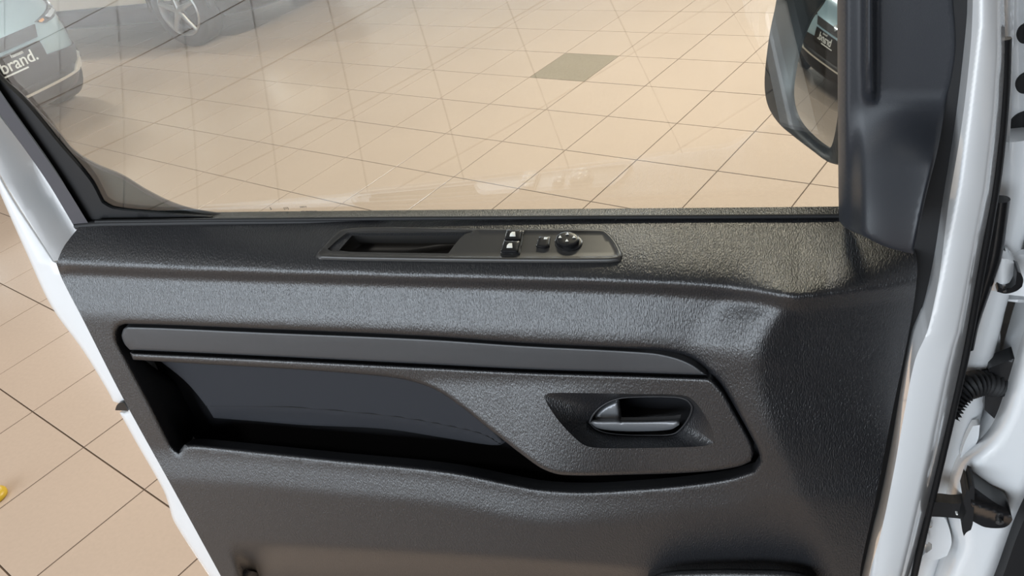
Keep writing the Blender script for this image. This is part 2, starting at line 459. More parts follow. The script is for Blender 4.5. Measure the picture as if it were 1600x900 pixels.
# ---- recess behind the decor strip, pocket and handle trim
recP = panel_surf(REC[:, 0], REC[:, 1])
def shift_back(px, Y0, dY):
    q = px.copy(); w = np.clip((300 - px[:, 0]) / 60, 0, 1); q[:, 0] += 58*w*smooth(520, 600, px[:, 1]); return q
inner = W(REC[:, 0], REC[:, 1], Yp(REC[:, 0], REC[:, 1]) + 0.006)
mid = recP + np.array([0, 0.018, 0])
SB = shift_back(REC, 0, 0)
deep = W(SB[:, 0], SB[:, 1], np.full(len(SB), 0.075)) + np.array([0, 0, -0.012])
low = smooth(640, 700, REC[:, 1])
mid = mid + np.stack([0*low, 0*low, -0.006*low], 1)
loft('door_pocket', [recP, mid, deep], M_deep, door, True, cap_last=False, flip=False)
bp = np.array([proj(q) for q in deep]); bp = (bp - bp.mean(0))*np.array([1.08, 1.25]) + bp.mean(0)
sheet('pocket_back', bp, planar(0.0735), M_deep, door, step=40, back=(0, 0.004, 0))

# ---- decor strip
STRIP = spline([(200, 510), (410, 518.5), (660, 529), (820, 539.5), (1014, 550), (1054, 557.5), (1082, 569), (1105, 586), (1000, 582.5), (820, 576.5), (660, 568.5), (410, 556), (203, 546.5), (195, 538), (190, 524), (193, 514)], 5)
def edge_surf(outline, Y0, r_px, depth):
    def f(x, y):
        d = dist(np.stack([x, y], 1), outline); e = np.clip(1 - d / r_px, 0, 1)
        return W(x, y, Y0(x, y) + depth*(1 - np.sqrt(np.clip(1 - e*e, 0, 1))))
    return f
Yins = lambda x, y: -0.012 - (0.00024 - 0.00026*smooth(820, 1080, x))*np.clip(y - 595, 0, 200) - 0.014*smooth(960, 1190, x) 
sheet('decor_strip', STRIP, edge_surf(STRIP, lambda x, y: Yins(x, y) + 0.003, 4, 0.003), M_strip, door, step=9, back=(0, 0.014, 0), insets=(0.6, 1.6, 3, 4.2))

# ---- handle trim panel with ledge above the pocket
TRIM = spline([(203, 550.5), (410, 560), (660, 572.5), (820, 580.5), (1000, 586.5), (1110, 590.5), (1130, 613), (1152, 651), (1172, 687), (1177.5, 706), (1173, 721), (1153, 729), (1098, 737), (987, 741.5), (880, 742),
               (849, 733), (818, 712), (787, 688), (755, 663), (724, 638), (684, 611), (647, 597), (600, 588.5), (472, 578), (316, 569), (208, 562)], 5)
CUP = spline([(850, 619), (856, 633), (875, 660), (898, 684), (914, 696), (937, 700), (1014, 700), (1098, 697), (1116, 692), (1114, 674), (1100, 647), (1086, 628), (1070, 618), (987, 615.5), (903, 614), (858, 614.5)], 5)
BEZ = spline([(919, 660), (924, 649), (937, 635.5), (959, 624), (987, 620), (1056, 620), (1076, 625), (1084, 635), (1081, 648), (1068, 668), (1053, 679), (1014, 681), (959, 679), (931, 672)], 4)
trimsurf = edge_surf(TRIM, Yins, 6, 0.006)
sheet('handle_trim', TRIM, trimsurf, M_panel, door, holes=[CUP], step=8, back=(0, 0.022, 0), wall_holes=False, insets=(0.8, 2.2, 4, 6, 8.2))
def resample(loop, n):
    L = np.vstack([loop, loop[:1]]); s = np.concatenate([[0], np.cumsum(np.linalg.norm(np.diff(L, axis=0), axis=1))])
    t = np.linspace(0, s[-1], n + 1)[:-1]
    return np.stack([np.interp(t, s, L[:, 0]), np.interp(t, s, L[:, 1])], 1)
def align(a, b):
    """same start and direction for lofting between two pixel loops"""
    n = len(a); area = lambda q: np.sum(q[:, 0]*np.roll(q[:, 1], -1) - np.roll(q[:, 0], -1)*q[:, 1])
    if area(a)*area(b) < 0: b = b[::-1]
    ca, cb = a - a.mean(0), b - b.mean(0)
    k = min(range(n), key=lambda k: np.sum((ca/ca.std(0) - np.roll(cb, -k, 0)/cb.std(0))**2))
    return np.roll(b, -k, 0)
c0 = resample(CUP, 120); b0 = align(c0, resample(BEZ, 120))
loops = []
for t, dy in ((0.0, 0.0), (0.06, 0.0015), (0.5, 0.011), (0.92, 0.021), (1.0, 0.024)):
    q = c0*(1 - t) + b0*t
    loops.append(W(q[:, 0], q[:, 1], Yins(q[:, 0], q[:, 1]) + dy) if t else trimsurf(q[:, 0], q[:, 1]))
loft('handle_cup', loops, M_panel, door, flip=False)
yb0 = Yins(b0[:, 0], b0[:, 1])
bez = [W(b0[:, 0], b0[:, 1], yb0 + 0.024), W(b0[:, 0], b0[:, 1], yb0 + 0.0225)]
sc = lambda q, k: (q - q.mean(0))*k + q.mean(0)
q2 = sc(b0, 0.95)
bez += [W(q2[:, 0], q2[:, 1], yb0 + 0.0225), W(q2[:, 0], q2[:, 1], yb0 + 0.03), W(q2[:, 0], q2[:, 1], yb0 + 0.060)]
loft('handle_bezel', bez, M_deep, door, cap_last=True, flip=False)
LEV = spline([(923, 661), (929, 649), (943, 636), (958, 628.5), (966, 626), (968, 640), (970, 656.5), (1010, 656.5), (1045, 655), (1063, 652.5), (1061, 664), (1048, 671), (1000, 674), (958, 673), (934, 669)], 3)
def lev_surf(x, y):
    d = dist(np.stack([x, y], 1), LEV); e = np.clip(1 - d/5, 0, 1)
    bar = smooth(652, 660, y)
    return W(x, y, Yins(x, y) + 0.030 - 0.013*bar + 0.006*bar*smooth(664, 675, y) + 0.004*e*e)
lever = sheet('door_handle', LEV, lev_surf, M_lever, door, step=3, back=(0, 0.005, 0), insets=(0.8, 2, 3.5)); lever['label'] = 'satin grey pull lever'

# ---- fabric pad inside the pocket, with seam
FAB = spline([(240, 556), (420, 566), (600, 580), (680, 596), (740, 640), (790, 690), (782, 695), (755, 694), (693, 684), (600, 670), (472, 664), (400, 658), (334, 653), (322, 634), (290, 596)], 6)
SEAM = np.array([(322, 634), (400, 634), (472, 636.5), (600, 648), (662, 657), (724, 669.5), (758, 679), (782, 693)], float)
def fab_surf(x, y):
    ys = np.interp(x, SEAM[:, 0], SEAM[:, 1]); d = dist(np.stack([x, y], 1), FAB); e = np.clip(1 - d/5, 0, 1)
    return W(x, y, 0.035 + 0.012*smooth(0, 22, y - ys) + 0.002*np.exp(-((y - ys)/1.8)**2) + 0.004*e*e)
pad = sheet('fabric_pad', FAB, fab_surf, M_fabric, door, step=5, back=(0, 0.02, 0), insets=(1, 3, 5)); pad['label'] = 'soft charcoal cloth pad in pocket'
sp = spline(SEAM, 9, closed=False)
tube('seam', fab_surf(sp[:, 0], sp[:, 1]) + np.array([0, -0.0008, 0]), 0.0007, M_rubber, pad, 5)

# ---- bottle holder rim at the bottom
BOT = spline([(1012, 903), (1040, 893), (1100, 889), (1180, 889), (1240, 892), (1275, 902), (1300, 960), (1000, 960)], 8)
sheet('bottle_holder', BOT, edge_surf(BOT, lambda x, y: -0.035 + 0.0*x, 14, 0.02), M_panel, door, step=8, back=(0, 0.06, 0), insets=(1.5, 4, 8, 14))

# ------------------------------------------------------------------ switch console on the ledge
LN = np.array([0, -0.50, 0.866])
def ledge(x, y, lift=0.0):
    x = np.asarray(x, float); y = np.asarray(y, float)
    # flat plate across the sloped ledge
    Ya = Yp(x, np.full(x.shape, 356.0), False); Yb = Yp(x, np.full(x.shape, 408.0), False)
    Y = Ya + (Yb - Ya)*(y - 356)/52.0
    return W(x, y, Y) + LN*lift
CON = spline([(494, 402), (499, 395), (529, 364), (545, 357.5), (610, 355.5), (772, 358.5), (935, 359.5), (948, 362), (964, 379), (974, 399), (971, 407.5), (951, 410), (772, 410), (642, 408.5), (500, 405.5)], 5)
PULL = spline([(514, 391), (529, 377), (545, 365), (640, 364.5), (741, 363.5), (727, 369), (715, 381), (702, 398), (600, 396.5), (519, 394)], 4, corner=30)
def con_surf(x, y):
    d = dist(np.stack([x, y], 1), CON); e = np.clip(1 - d/3.0, 0, 1)
    lip = smooth(4.5, 7.5, d)
    return ledge(x, y, 0.0) + LN*(0.0045 - 0.0012*lip - 0.004*e*e)[:, None]
con = sheet('switch_console', CON, con_surf, M_switch, door, holes=[PULL], step=5, back=tuple(-LN*0.006), wall_holes=False, insets=(0.6, 1.6, 3.0, 4.5, 6, 7.5))
con['label'] = 'charcoal console with window and mirror switches'
pr_ = con_surf(PULL[:, 0], PULL[:, 1])
pc = pr_.mean(0)
l2 = pc + (pr_ - pc)*np.array([0.97, 0.93, 0.93]) - LN*0.030
loft('pull_pocket', [pr_, pr_ - LN*0.002, l2], M_switch, door, cap_last=True)
def button(name, outline, lift, h, m, parent=con, step=4, dome=0.0):
    ol = spline(outline, 2.5) if not isinstance(outline, np.ndarray) else outline
    def f(x, y):
        d = dist(np.stack([x, y], 1), ol); e = np.clip(1 - d/2.0, 0, 1)
        return ledge(x, y, 0.0) + LN*(lift - 0.0008*e*e)[:, None]
    return sheet(name, ol, f, m, parent, step=step, back=tuple(-LN*h), insets=(1.0, 2.1) if step > 3 else ())
button('switch_base', [(794, 362), (821, 363), (814, 400), (784, 399.5)], 0.0052, 0.005, M_gloss)
w1 = button('window_switch', [(795.5, 364), (818.5, 365), (815.5, 379.5), (791.5, 379)], 0.0085, 0.005, M_gloss)
w2 = button('window_switch', [(791, 381), (815, 381.8), (811.5, 398), (786, 397.5)], 0.0088, 0.005, M_gloss)
def glyph(cx, cy, lift, parent, s=1.0):
    o = button('window_symbol', [(cx-5*s, cy+3.5*s), (cx-4*s, cy-1*s), (cx-1*s, cy-3.8*s), (cx+3.5*s, cy-3.8*s), (cx+4.2*s, cy+3.5*s)], lift, 0.0005, M_white_mark, parent, step=2)
glyph(805, 371.5, 0.0094, w1); glyph(800.5, 389.5, 0.0097, w2)
lk = button('lock_switch', [(845, 374), (862, 374), (860, 388), (853, 391), (840, 389)], 0.0075, 0.006, M_gloss)
button('switch_symbol', [(853, 375.5), (859, 375.5), (858, 379), (852, 379)], 0.0082, 0.0005, M_white_mark, lk, step=2)
th = np.linspace(0, 2*math.pi, 40, endpoint=False)
ell = lambda cx, cy, rx, ry: np.stack([cx + rx*np.cos(th), cy + ry*np.sin(th)], 1)
kr = button('knob_ring', ell(890, 381, 21.5, 14), 0.0055, 0.005, M_gloss)
kn = button('mirror_knob', ell(890, 379.5, 17.5, 11), 0.0105, 0.006, M_gloss)
for dx, dy in ((0.5, -6.5), (-10.5, -0.2), (11, -0.2), (0, 6.8)):
    button('arrow_symbol', [(890+dx-2.6, 377.5+dy*0.8+1.8), (890+dx, 377.5+dy*0.8-2.0), (890+dx+2.6, 377.5+dy*0.8+1.8)], 0.0125, 0.0005, M_white_mark, kn, step=0)

# ------------------------------------------------------------------ window glass and seals
ga_, gb_ = on_glass(np.array([133.0, 0.0]), np.array([340.0, 134.0]))
gz = np.linspace(CAM_H - 0.56, CAM_H + 0.12, 34)
def glass_left(z): return ga_[0] + (gb_[0] - ga_[0])*max(0.0, z - ga_[2])/(gb_[2] - ga_[2])
gx = np.linspace(0, 1, 60)
V, Fc = [], []
for side in (0, 1):
    for z in gz:
        xl = glass_left(z); xr_ = 0.055
        for t in gx:
            x = xl + (xr_ - xl)*t; V.append((x, glass_y(x, z) + (0.004 if side else 0), z))
nx, nz = len(gx), len(gz); off = nx*nz
for j in range(nz - 1):
    for i in range(nx - 1):
        a = j*nx + i; Fc.append((a, a+1, a+nx+1, a+nx)); Fc.append((off+a+nx, off+a+nx+1, off+a+1, off+a))
for i in range(nx - 1):
    Fc.append((i, off+i, off+i+1, i+1)); a = (nz-1)*nx + i; Fc.append((a, a+1, off+a+1, off+a))
for j in range(nz - 1):
    a = j*nx; Fc.append((a, a+nx, off+a+nx, off+a)); a = j*nx + nx - 1; Fc.append((a, off+a, off+a+nx, a+nx))
glass = from_py('window_pane', V, Fc, M_glass, door, True, sharp=40); glass['label'] = 'clear side window glass'
# belt seal
xs = np.linspace(120, 1330, 60)
ysl = np.interp(xs, [120, 160, 340, 600, 1000, 1330], [347, 343.5, 340.5, 339.5, 337.5, 335.5])
P0 = on_glass(xs, ysl, 0.004)
tube('belt_seal', P0 + np.array([0, -0.003, -0.004]), 0.0055, M_rubber, door, 8)
xt_ = np.linspace(150, 1312, 60); yt_ = np.interp(xt_, [60, 160, 600, 1310, 1450], [352, 346, 342, 338, 332])
tube('inner_belt_seal', W(xt_, yt_ - 0.5, Yp(xt_, yt_ + 1, False) - 0.002), 0.0026, M_rubber, door, 8)
P1 = on_glass(xs, ysl - 1.5, -0.008)
tube('outer_belt_seal', P1 + np.array([0, 0.008, -0.012]), 0.0065, M_rubber, door, 8)
# outer trim behind the glass, lower rear corner
OT = spline([(-60, 40), (0, 119), (38, 153), (91, 210), (113, 236), (151, 259), (189, 275), (227, 298), (265, 317), (302, 329), (345, 336), (345, 350), (120, 350), (60, 260), (-60, 90)], 8)
def ot_surf(x, y): return on_glass(x, y, -0.012)
sheet('outer_window_trim', OT, ot_surf, M_trim_out, door, step=14, back=(-0.024, 0.016, -0.008))
tl = spline([(-60, 40), (0, 119), (38, 153), (91, 210), (113, 236), (151, 259), (189, 275), (227, 298), (265, 317), (302, 329), (345, 336)], 8, closed=False)
tube('window_channel', on_glass(tl[:, 0], tl[:, 1], -0.010), 0.0028, M_slate, door, 6)
# glass maker's stamp
def gmat(x, y):
    p = on_glass(np.array([x, x + 1.0, x]), np.array([y, y, y - 1.0]), 0.0006)
    ex = Vector(p[1] - p[0]).normalized(); n = ex.cross(Vector(p[2] - p[0])).normalized(); ey = n.cross(ex)
    M = Matrix.Identity(4)
    for i in range(3): M[i][0] = ex[i]; M[i][1] = ey[i]; M[i][2] = n[i]; M[i][3] = p[0][i]
    return M
for s_, x_, y_, h_ in (('5', 423, 326, 0.0055), ('(///)', 447, 325.5, 0.0048), ('SAFVT', 474, 323.5, 0.0034), ('43R-001583(43)', 483, 330.5, 0.0034), ('|||', 449, 332, 0.0036)):
    text3d('glass_stamp', s_, gmat(x_, y_), h_, M_print, glass, 0.0001)

# ------------------------------------------------------------------ white door shell
lf_out = [(-90, 95), (0, 302), (40, 392), (80, 478), (130, 552), (170, 614), (178, 627), (190, 630)]
LFL = spline([(-90, 95), (0, 302), (40, 392), (80, 478), (130, 548), (168, 610), (177, 627), (185, 630), (200, 630), (200, 643), (187, 645), (215, 695), (255, 765), (264, 790), (272, 815), (330, 905)]
             + [(bl[0] - 14, bl[1] + 12), (bl[0] + 90, bl[1] - 30), (400, 905), (330, 780), (240, 622), (150, 440), (110, 418), (85, 406), (5, 280), (-90, 80)], 8, corner=25)
def lfl_surf(x, y):
    d = dist(np.stack([x, y], 1), LFL); e = np.clip(1 - d/5, 0, 1)
    return W(x, y, 0.036 + 0.0*x + 0.006*e*e)
shell = sheet('door_shell', LFL, lfl_surf, M_white, door, step=14, back=(0, 0.035, 0), insets=(1, 2.5, 5))
# window frame, rear upright
FRA = spline([(-90, 60), (-90, 92), (5, 281), (84, 408), (125, 402), (132, 356), (116, 350), (72, 279), (0, 176), (-90, 30)], 8, corner=25)
def fra_surf(x, y):
    xo = np.interp(y, [80, 281, 408, 420], [-95, 5, 84, 84]); w = np.clip((x - xo)/62, 0, 1)
    return W(x, y, 0.036 + 0.036*w**1.1)
sheet('window_frame', FRA, fra_surf, M_white, door, step=8, back=(0, 0.03, 0), insets=(4,))
SLT = spline([(-90, 25), (-90, 35), (0, 178), (72, 281), (116, 354), (138, 349), (95, 280), (0, 143), (-90, 0)], 8, corner=25)
sheet('frame_trim', SLT, lambda x, y: on_glass(x, y, 0.010), M_slate, door, step=10, back=(-0.008, 0.006, 0))
RUB = spline([(-90, 0), (0, 143), (95, 280), (136, 351), (345, 345), (345, 338), (240, 333), (172, 326), (158, 316), (142, 282), (90, 222), (38, 158), (0, 122), (-90, 30), (-90, 20)], 8, corner=25)
sheet('glass_run_seal', spline([(-90, -5), (0, 141), (95, 278), (132, 350), (330, 346), (330, 339), (240, 333), (175, 326), (159, 317), (140, 282), (91, 224), (38, 160), (0, 124), (-90, 36)], 8, corner=25),
      lambda x, y: on_glass(x, y, 0.003), M_rubber, door, step=10, back=(0, 0.004, 0))
# latch bump stop in the notch
LT = spline([(180, 641), (182, 634), (187, 629.5), (194, 630), (200, 642)], 3, corner=60)
sheet('bump_stop', LT, lambda x, y: W(x, y, 0.03 + 0.0*x), M_gloss, door, step=4, back=(0, 0.03, 0))
# hinge-side flange of the shell
RL = [(1519, -80), (1520, 0), (1516, 80), (1502, 200), (1482, 320), (1468, 430), (1458, 480), (1448, 520), (1430, 562), (1414, 640), (1396, 740), (1377, 830), (1356, 905), (1343, 960)]
RR = [(1400, 960), (1420, 900), (1434, 850), (1470, 705), (1504, 555), (1533, 395), (1551, 300), (1564, 190), (1570, 90), (1569, 0), (1564, -80)]
RFL = spline(RL + RR, 8, corner=25)
CRE = np.array([(-80, 1533), (40, 1532), (180, 1515), (290, 1500), (400, 1478), (480, 1461), (520, 1450), (545, 1427), (575, 1414), (700, 1394), (900, 1362), (960, 1350)], float)
RRa = np.array(RR[::-1])
def rfl_surf(x, y):
    xc = np.interp(y, CRE[:, 0], CRE[:, 1]); xe = np.interp(y, RRa[:, 1], RRa[:, 0])
    w = np.clip((x - xc)/np.maximum(xe - xc, 1), 0, 1)
    Y = 0.012 + 0.016*w**1.6 + 0.045*np.clip((w - 0.72)/0.28, 0, 1)**2.2 + 0.0012*np.clip(xc - x, 0, 60)
    return W(x, y, Y)
sheet('hinge_side_flange', RFL, rfl_surf, M_white, door, step=4, back=(0, 0.05, 0), insets=(2,))
# black seal between panel / sail and the flange
SEA = spline([(1480, -80), (1486, 0), (1490, 100), (1475, 160), (1440, 330), (1424, 400), (1422, 470), (1410, 560), (1380, 700), (1335, 900), (1325, 960), (1350, 960), (1385, 780), (1412, 650), (1432, 570), (1452, 522), (1466, 480), (1474, 430), (1490, 320), (1508, 200), (1522, 80), (1526, 0), (1525, -80)], 8)
sheet('door_seal', SEA, lambda x, y: W(x, y, 0.056 + 0.0*x), M_rubber, door, step=12, back=(0, 0.02, 0))
tr = spline([(1431, 396), (1432, 440), (1421, 520), (1396, 640), (1371, 770), (1347, 880), (1341, 920)], 10, closed=False)
# hinge-side edge seal (black bead on the door's leading edge)
bs = spline([(1573, 60), (1570, 150), (1560, 260), (1548, 340), (1530, 440), (1512, 540), (1490, 640), (1462, 760), (1436, 870), (1425, 920)], 12, closed=False)
tube('edge_bead', W(bs[:, 0] - 1, bs[:, 1], np.full(len(bs), 0.075)), 0.0042, M_rubber, door, 8)

# ------------------------------------------------------------------ sail cover inside the mirror corner
SAIL = spline([(1309, -80), (1309, 0), (1310, 200), (1311, 345), (1321, 356), (1345, 367), (1385, 386), (1427, 397), (1446, 310), (1466, 230), (1479, 158), (1488, 125), (1495, 70), (1491, 0), (1486, -80)], 8, corner=25)
def sail_surf(x, y):
    up_ = 1 - smooth(138, 166, y)                       # upper flat field
    rim = np.exp(-((x - 1358)/7.5)**2)*(1 - smooth(95, 135, y))
    base = 0.052 - 0.048*smooth(150, 400, y)*smooth(1322, 1352, x)     # lower field tips up towards the ledge
    Y = base + 0.030*smooth(1348, 1362, x)*0 - 0.012*up_*smooth(1345, 1358, x) + 0.014*up_*smooth(1362, 1372, x) - 0.006*rim
    Y = Y + 0.018*np.clip(1 - (x - 1309)/14, 0, 1) - 0.034*smooth(1330, 1470, x)*smooth(150, 260, y)
    d = dist(np.stack([x, y], 1), SAIL); e = np.clip(1 - d/6, 0, 1)
    return W(x, y, Y + 0.004*e*e)
sail = sheet('mirror_corner_cover', SAIL, sail_surf, M_sail, door, step=5, back=(0, 0.05, 0), insets=(1.5, 3.5, 6)); sail['label'] = 'dark grey triangular cover inside the mirror'

# ------------------------------------------------------------------ exterior mirror
car_front = np.array([-5.05, 3.25, 0.25])
mc = W(1278, 110, 0.26)
mn = (CAM - mc)/np.linalg.norm(CAM - mc) + (car_front - mc)/np.linalg.norm(car_front - mc)
mn = mn/np.linalg.norm(mn)
mside = np.cross([0, 0, 1.0], mn); mside /= np.linalg.norm(mside); mup = np.cross(mn, mside)
def on_mirror(x, y, lift=0.0):
    d = rays(x, y); t = ((mc + mn*lift - CAM) @ mn)/(d @ mn); return CAM + d*t[..., None]
MGL = spline([(1312, -90), (1296, -40), (1282, 0), (1262, 30), (1245, 75), (1234, 130), (1234, 160), (1243, 188), (1262, 212), (1288, 233), (1297, 234), (1302, 220), (1308, 190), (1322, 100), (1340, 0), (1350, -90)], 6)
def mir_surf(x, y):
    P = on_mirror(x, y); a = (P - mc) @ mside; b = (P - mc) @ mup
    return P - mn*((a*a + b*b)/(2*2.4))[..., None]
HOU = spline([(1225, -110), (1213, 0), (1203, 50), (1196, 105), (1195, 140), (1201, 168), (1217, 193), (1240, 213), (1270, 236), (1292, 252), (1306, 256), (1320, 252), (1330, 190), (1350, 60), (1370, -110)], 6)
mirror = empty('mirror_mount', tuple(mc)); mirror.parent = door
mcen = np.array([1285.0, 90.0])
def polar(loop, n=120):
    q = loop - mcen; a = np.unwrap(np.arctan2(q[:, 1], q[:, 0])); r = np.hypot(q[:, 0], q[:, 1])
    if a[-1] < a[0]: a, r = a[::-1], r[::-1]
    t = np.linspace(-math.pi, math.pi, n, endpoint=False)
    a0 = np.concatenate([a - 2*math.pi, a, a + 2*math.pi]); r0 = np.tile(r, 3)
    rr = np.interp(t, a0, r0)
    return mcen + np.stack([rr*np.cos(t), rr*np.sin(t)], 1)
MGLr = polar(spline(MGL, 1.5), 260); hr = polar(spline(HOU, 1.5), 260); gr = mcen + (MGLr - mcen)*0.985; g1 = mcen + (MGLr - mcen)*0.985
rim0 = on_mirror(hr[:, 0], hr[:, 1], 0.003); rim1 = mir_surf(gr[:, 0], gr[:, 1]) + mn*0.0008; rim2 = mir_surf(g1[:, 0], g1[:, 1]) - mn*0.006
cen = rim0.mean(0)
b1 = cen + (rim0 - cen)*1.02 - mn*0.02; b2 = cen + (rim0 - cen)*0.96 - mn*0.07; b3 = cen + (rim0 - cen)*0.70 - mn*0.115; b4 = cen + (rim0 - cen)*0.25 - mn*0.13
hh = (rim0 + rim1)/2 + mn*0.0
hous = loft('mirror_housing', [b4, b3, b2, b1, cen + (rim0-cen)*1.012 - mn*0.004, rim0, cen + (rim0-cen)*0.985 - mn*0.0006, rim1, rim2], M_mhouse, mirror, cap_last=False, cap_first=True)
sheet('mirror_glass', MGL, lambda x, y: mir_surf(x, y) - mn*0.002, M_mirror, mirror, step=8, back=tuple(-mn*0.004))
tube('mirror_arm', [cen - mn*0.05 + np.array([0.0, 0, -0.02]), cen - mn*0.05 + np.array([0.07, -0.04, -0.05]), np.array([0.115, 0.125, CAM_H - 0.40])], [0.045, 0.04, 0.04], M_mhouse, mirror, 14)

# recentre the parts under their empties (mesh stays where it was built)
for o in list(door.children):
    o.matrix_parent_inverse = Matrix.Translation(-Vector(door.location))
mirror.matrix_parent_inverse = Matrix.Translation(-Vector(door.location))
for o in mirror.children:
    o.matrix_parent_inverse = Matrix.Translation(-Vector(mirror.location))

# ------------------------------------------------------------------ van body: hinge pillar, hinges, check strap
vb = empty('cargo_van', (0.35, 0.2, 0.4)); tag(vb, 'white cargo van front pillar with hinges and black check strap', 'van')

def rel(root):
    for o in root.children:
        if o.type != 'EMPTY': o.matrix_parent_inverse = Matrix.Translation(-Vector(root.location))
LPIL = spline([(1530, 478), (1560, 470), (1560, 560), (1500, 720), (1440, 960), (1370, 960), (1440, 700), (1480, 500)], 12, corner=25)
sheet('lower_pillar', LPIL, lambda x, y: W(x, y, 0.168 + 0.0*x), M_seam, vb, step=14, back=(0, 0.03, 0))
PIL = spline([(1440, -90), (1760, -90), (1760, 470), (1640, 478), (1560, 470), (1530, 478), (1480, 500), (1500, 300), (1510, 0)], 12, corner=25)
sheet('hinge_pillar', PIL, lambda x, y: W(x, y, 0.165 - 0.0006*np.clip(x - 1600, 0, 300)), M_body, vb, step=14, back=(0, 0.03, 0))
# rounded painted return of the pillar beside the door edge
RET = spline([(1560, -90), (1586, -90), (1584, 60), (1580, 180), (1572, 300), (1548, 300), (1560, 180), (1566, 60)], 8, corner=25)
sheet('pillar_return', RET, lambda x, y: W(x, y, 0.13 + 0.0008*np.abs(x - 1580)), M_seam, vb, step=8, back=(0, 0.03, 0))
for cx, cy, rx, ry in ((1603, 53, 14, 15), (1605, 130, 18, 16), (1599, 195, 23, 18.5), (1563, 248, 3.5, 18)):
    e = np.stack([cx + rx*np.cos(th), cy + ry*np.sin(th) - 0.25*rx*np.cos(th)*(ry/16)], 1)
    sheet('body_grommet', e, lambda x, y, cx=cx: W(x, y, (0.161 if cx > 1570 else 0.12) - 0.0006*np.clip(x - 1600, 0, 300)), M_rubber, vb, step=6, back=(0, 0.004, 0))
# dark cavity inside the pillar
CAV = spline([(1575, 468), (1760, 470), (1760, 640), (1600, 640), (1560, 668), (1520, 668), (1530, 600), (1548, 540)], 10, corner=25)
c_ = W(CAV[:, 0], CAV[:, 1], np.full(len(CAV), 0.150)); loft('pillar_cavity', [c_, c_ + np.array([0, 0.14, 0]), c_.mean(0) + (c_ - c_.mean(0))*0.95 + np.array([0, 0.16, 0])], M_body, vb, cap_last=True, sharp=40)
CAV2 = spline([(1400, 960), (1430, 880), (1450, 865), (1480, 868), (1478, 900), (1460, 960)], 10, corner=25)
c_ = W(CAV2[:, 0], CAV2[:, 1], np.full(len(CAV2), 0.135)); loft('sill_cavity', [c_, c_ + np.array([0, 0.14, 0]), c_.mean(0) + (c_ - c_.mean(0))*0.95 + np.array([0, 0.16, 0])], M_body, vb, cap_last=True, sharp=40)
# grey post behind the hinges
pp = spline([(1590, 210), (1585, 330), (1562, 470), (1540, 560), (1512, 690), (1480, 800), (1452, 880), (1430, 960)], 14, closed=False)
tube('hinge_post', W(pp[:, 0] - np.interp(pp[:, 1], [210, 400, 480, 960], [6, 14, 22, 14]), pp[:, 1], np.full(len(pp), 0.148)), np.interp(pp[:, 1], [210, 330, 500, 960], [0.016, 0.018, 0.020, 0.022]), M_seam, vb, 20)
# black drain tube along the pillar
dt_ = spline([(1565, 311), (1560, 350), (1552, 400), (1538, 450), (1522, 505), (1515, 545)], 10, closed=False)
tube('drain_tube', W(dt_[:, 0], dt_[:, 1], np.full(len(dt_), 0.098)), np.interp(dt_[:, 1], [311, 400, 545], [0.0072, 0.0075, 0.004]), M_gloss, vb, 14)
# upper hinge: knuckle, cap, leaf, bolts
hg = empty('upper_hinge', tuple(W(np.array(1568.), np.array(430.), np.array(0.11)))); hg.parent = vb
LEAF = spline([(1556, 405), (1600, 398), (1680, 400), (1680, 470), (1600, 463), (1550, 458), (1545, 430)], 8, corner=25)
sheet('hinge_leaf', LEAF, lambda x, y: W(x, y, 0.128 + 0.0*x), M_body, hg, step=10, back=(0, 0.01, 0))
KN = spline([(1551, 412), (1562, 404), (1578, 406), (1588, 414), (1592, 428), (1588, 446), (1578, 454), (1560, 456), (1543, 452), (1546, 430)], 5)
def kn_surf(x, y):
    w = np.clip((x - 1543)/50, 0, 1); return W(x, y, 0.118 - 0.020*np.sin(w*math.pi))
sheet('hinge_knuckle', KN, kn_surf, M_seam, hg, step=5, back=(0, 0.02, 0))
CP = spline([(1589, 424), (1595, 427), (1599, 437), (1597, 448), (1588, 455), (1572, 459), (1558, 456), (1560, 450), (1580, 450), (1587, 444)], 4)
sheet('hinge_cap', CP, lambda x, y: W(x, y, 0.092 + 0.0*x), M_gloss, hg, step=5, back=(0, 0.02, 0))
def bolt(parent, x, y, Y, r, m=None, name='hinge_bolt'):
    c = W(np.array(float(x)), np.array(float(y)), np.array(float(Y)))
    return tube(name, [c + np.array([0, 0.010, 0]), c, c + np.array([0, -0.002, 0])], [r, r, r*0.7], m or M_chrome, parent, 6)
bolt(hg, 1570, 453.5, 0.090, 0.0022); bolt(hg, 1566, 394, 0.115, 0.0035, M_gloss); bolt(hg, 1572, 396, 0.118, 0.0028); bolt(hg, 1517, 500, 0.095, 0.0025)
# corrugated wiring boot between door and pillar
bt = spline([(1478, 648), (1492, 622), (1512, 604), (1535, 598), (1562, 600)], 2.0, closed=False)
nb_ = len(bt); rr_ = [0.0135 + 0.0022*math.cos(i*math.pi/1.6) for i in range(nb_)]
tube('wiring_boot', W(bt[:, 0], bt[:, 1], np.linspace(0.085, 0.13, nb_)), rr_, M_rubber, vb, 18)
BP = spline([(1546, 575), (1585, 560), (1600, 575), (1590, 630), (1560, 660), (1538, 640), (1540, 600)], 6)
sheet('boot_flange', BP, lambda x, y: W(x, y, 0.122 + 0.0*x), M_gloss, vb, step=8, back=(0, 0.02, 0))
WB = spline([(1520, 666), (1531, 664), (1527, 690), (1508, 712), (1500, 716), (1508, 690)], 5, corner=40)
sheet('striker_plate', WB, lambda x, y: W(x, y, 0.115 + 0.0*x), M_body, vb, step=6, back=(0, 0.01, 0))
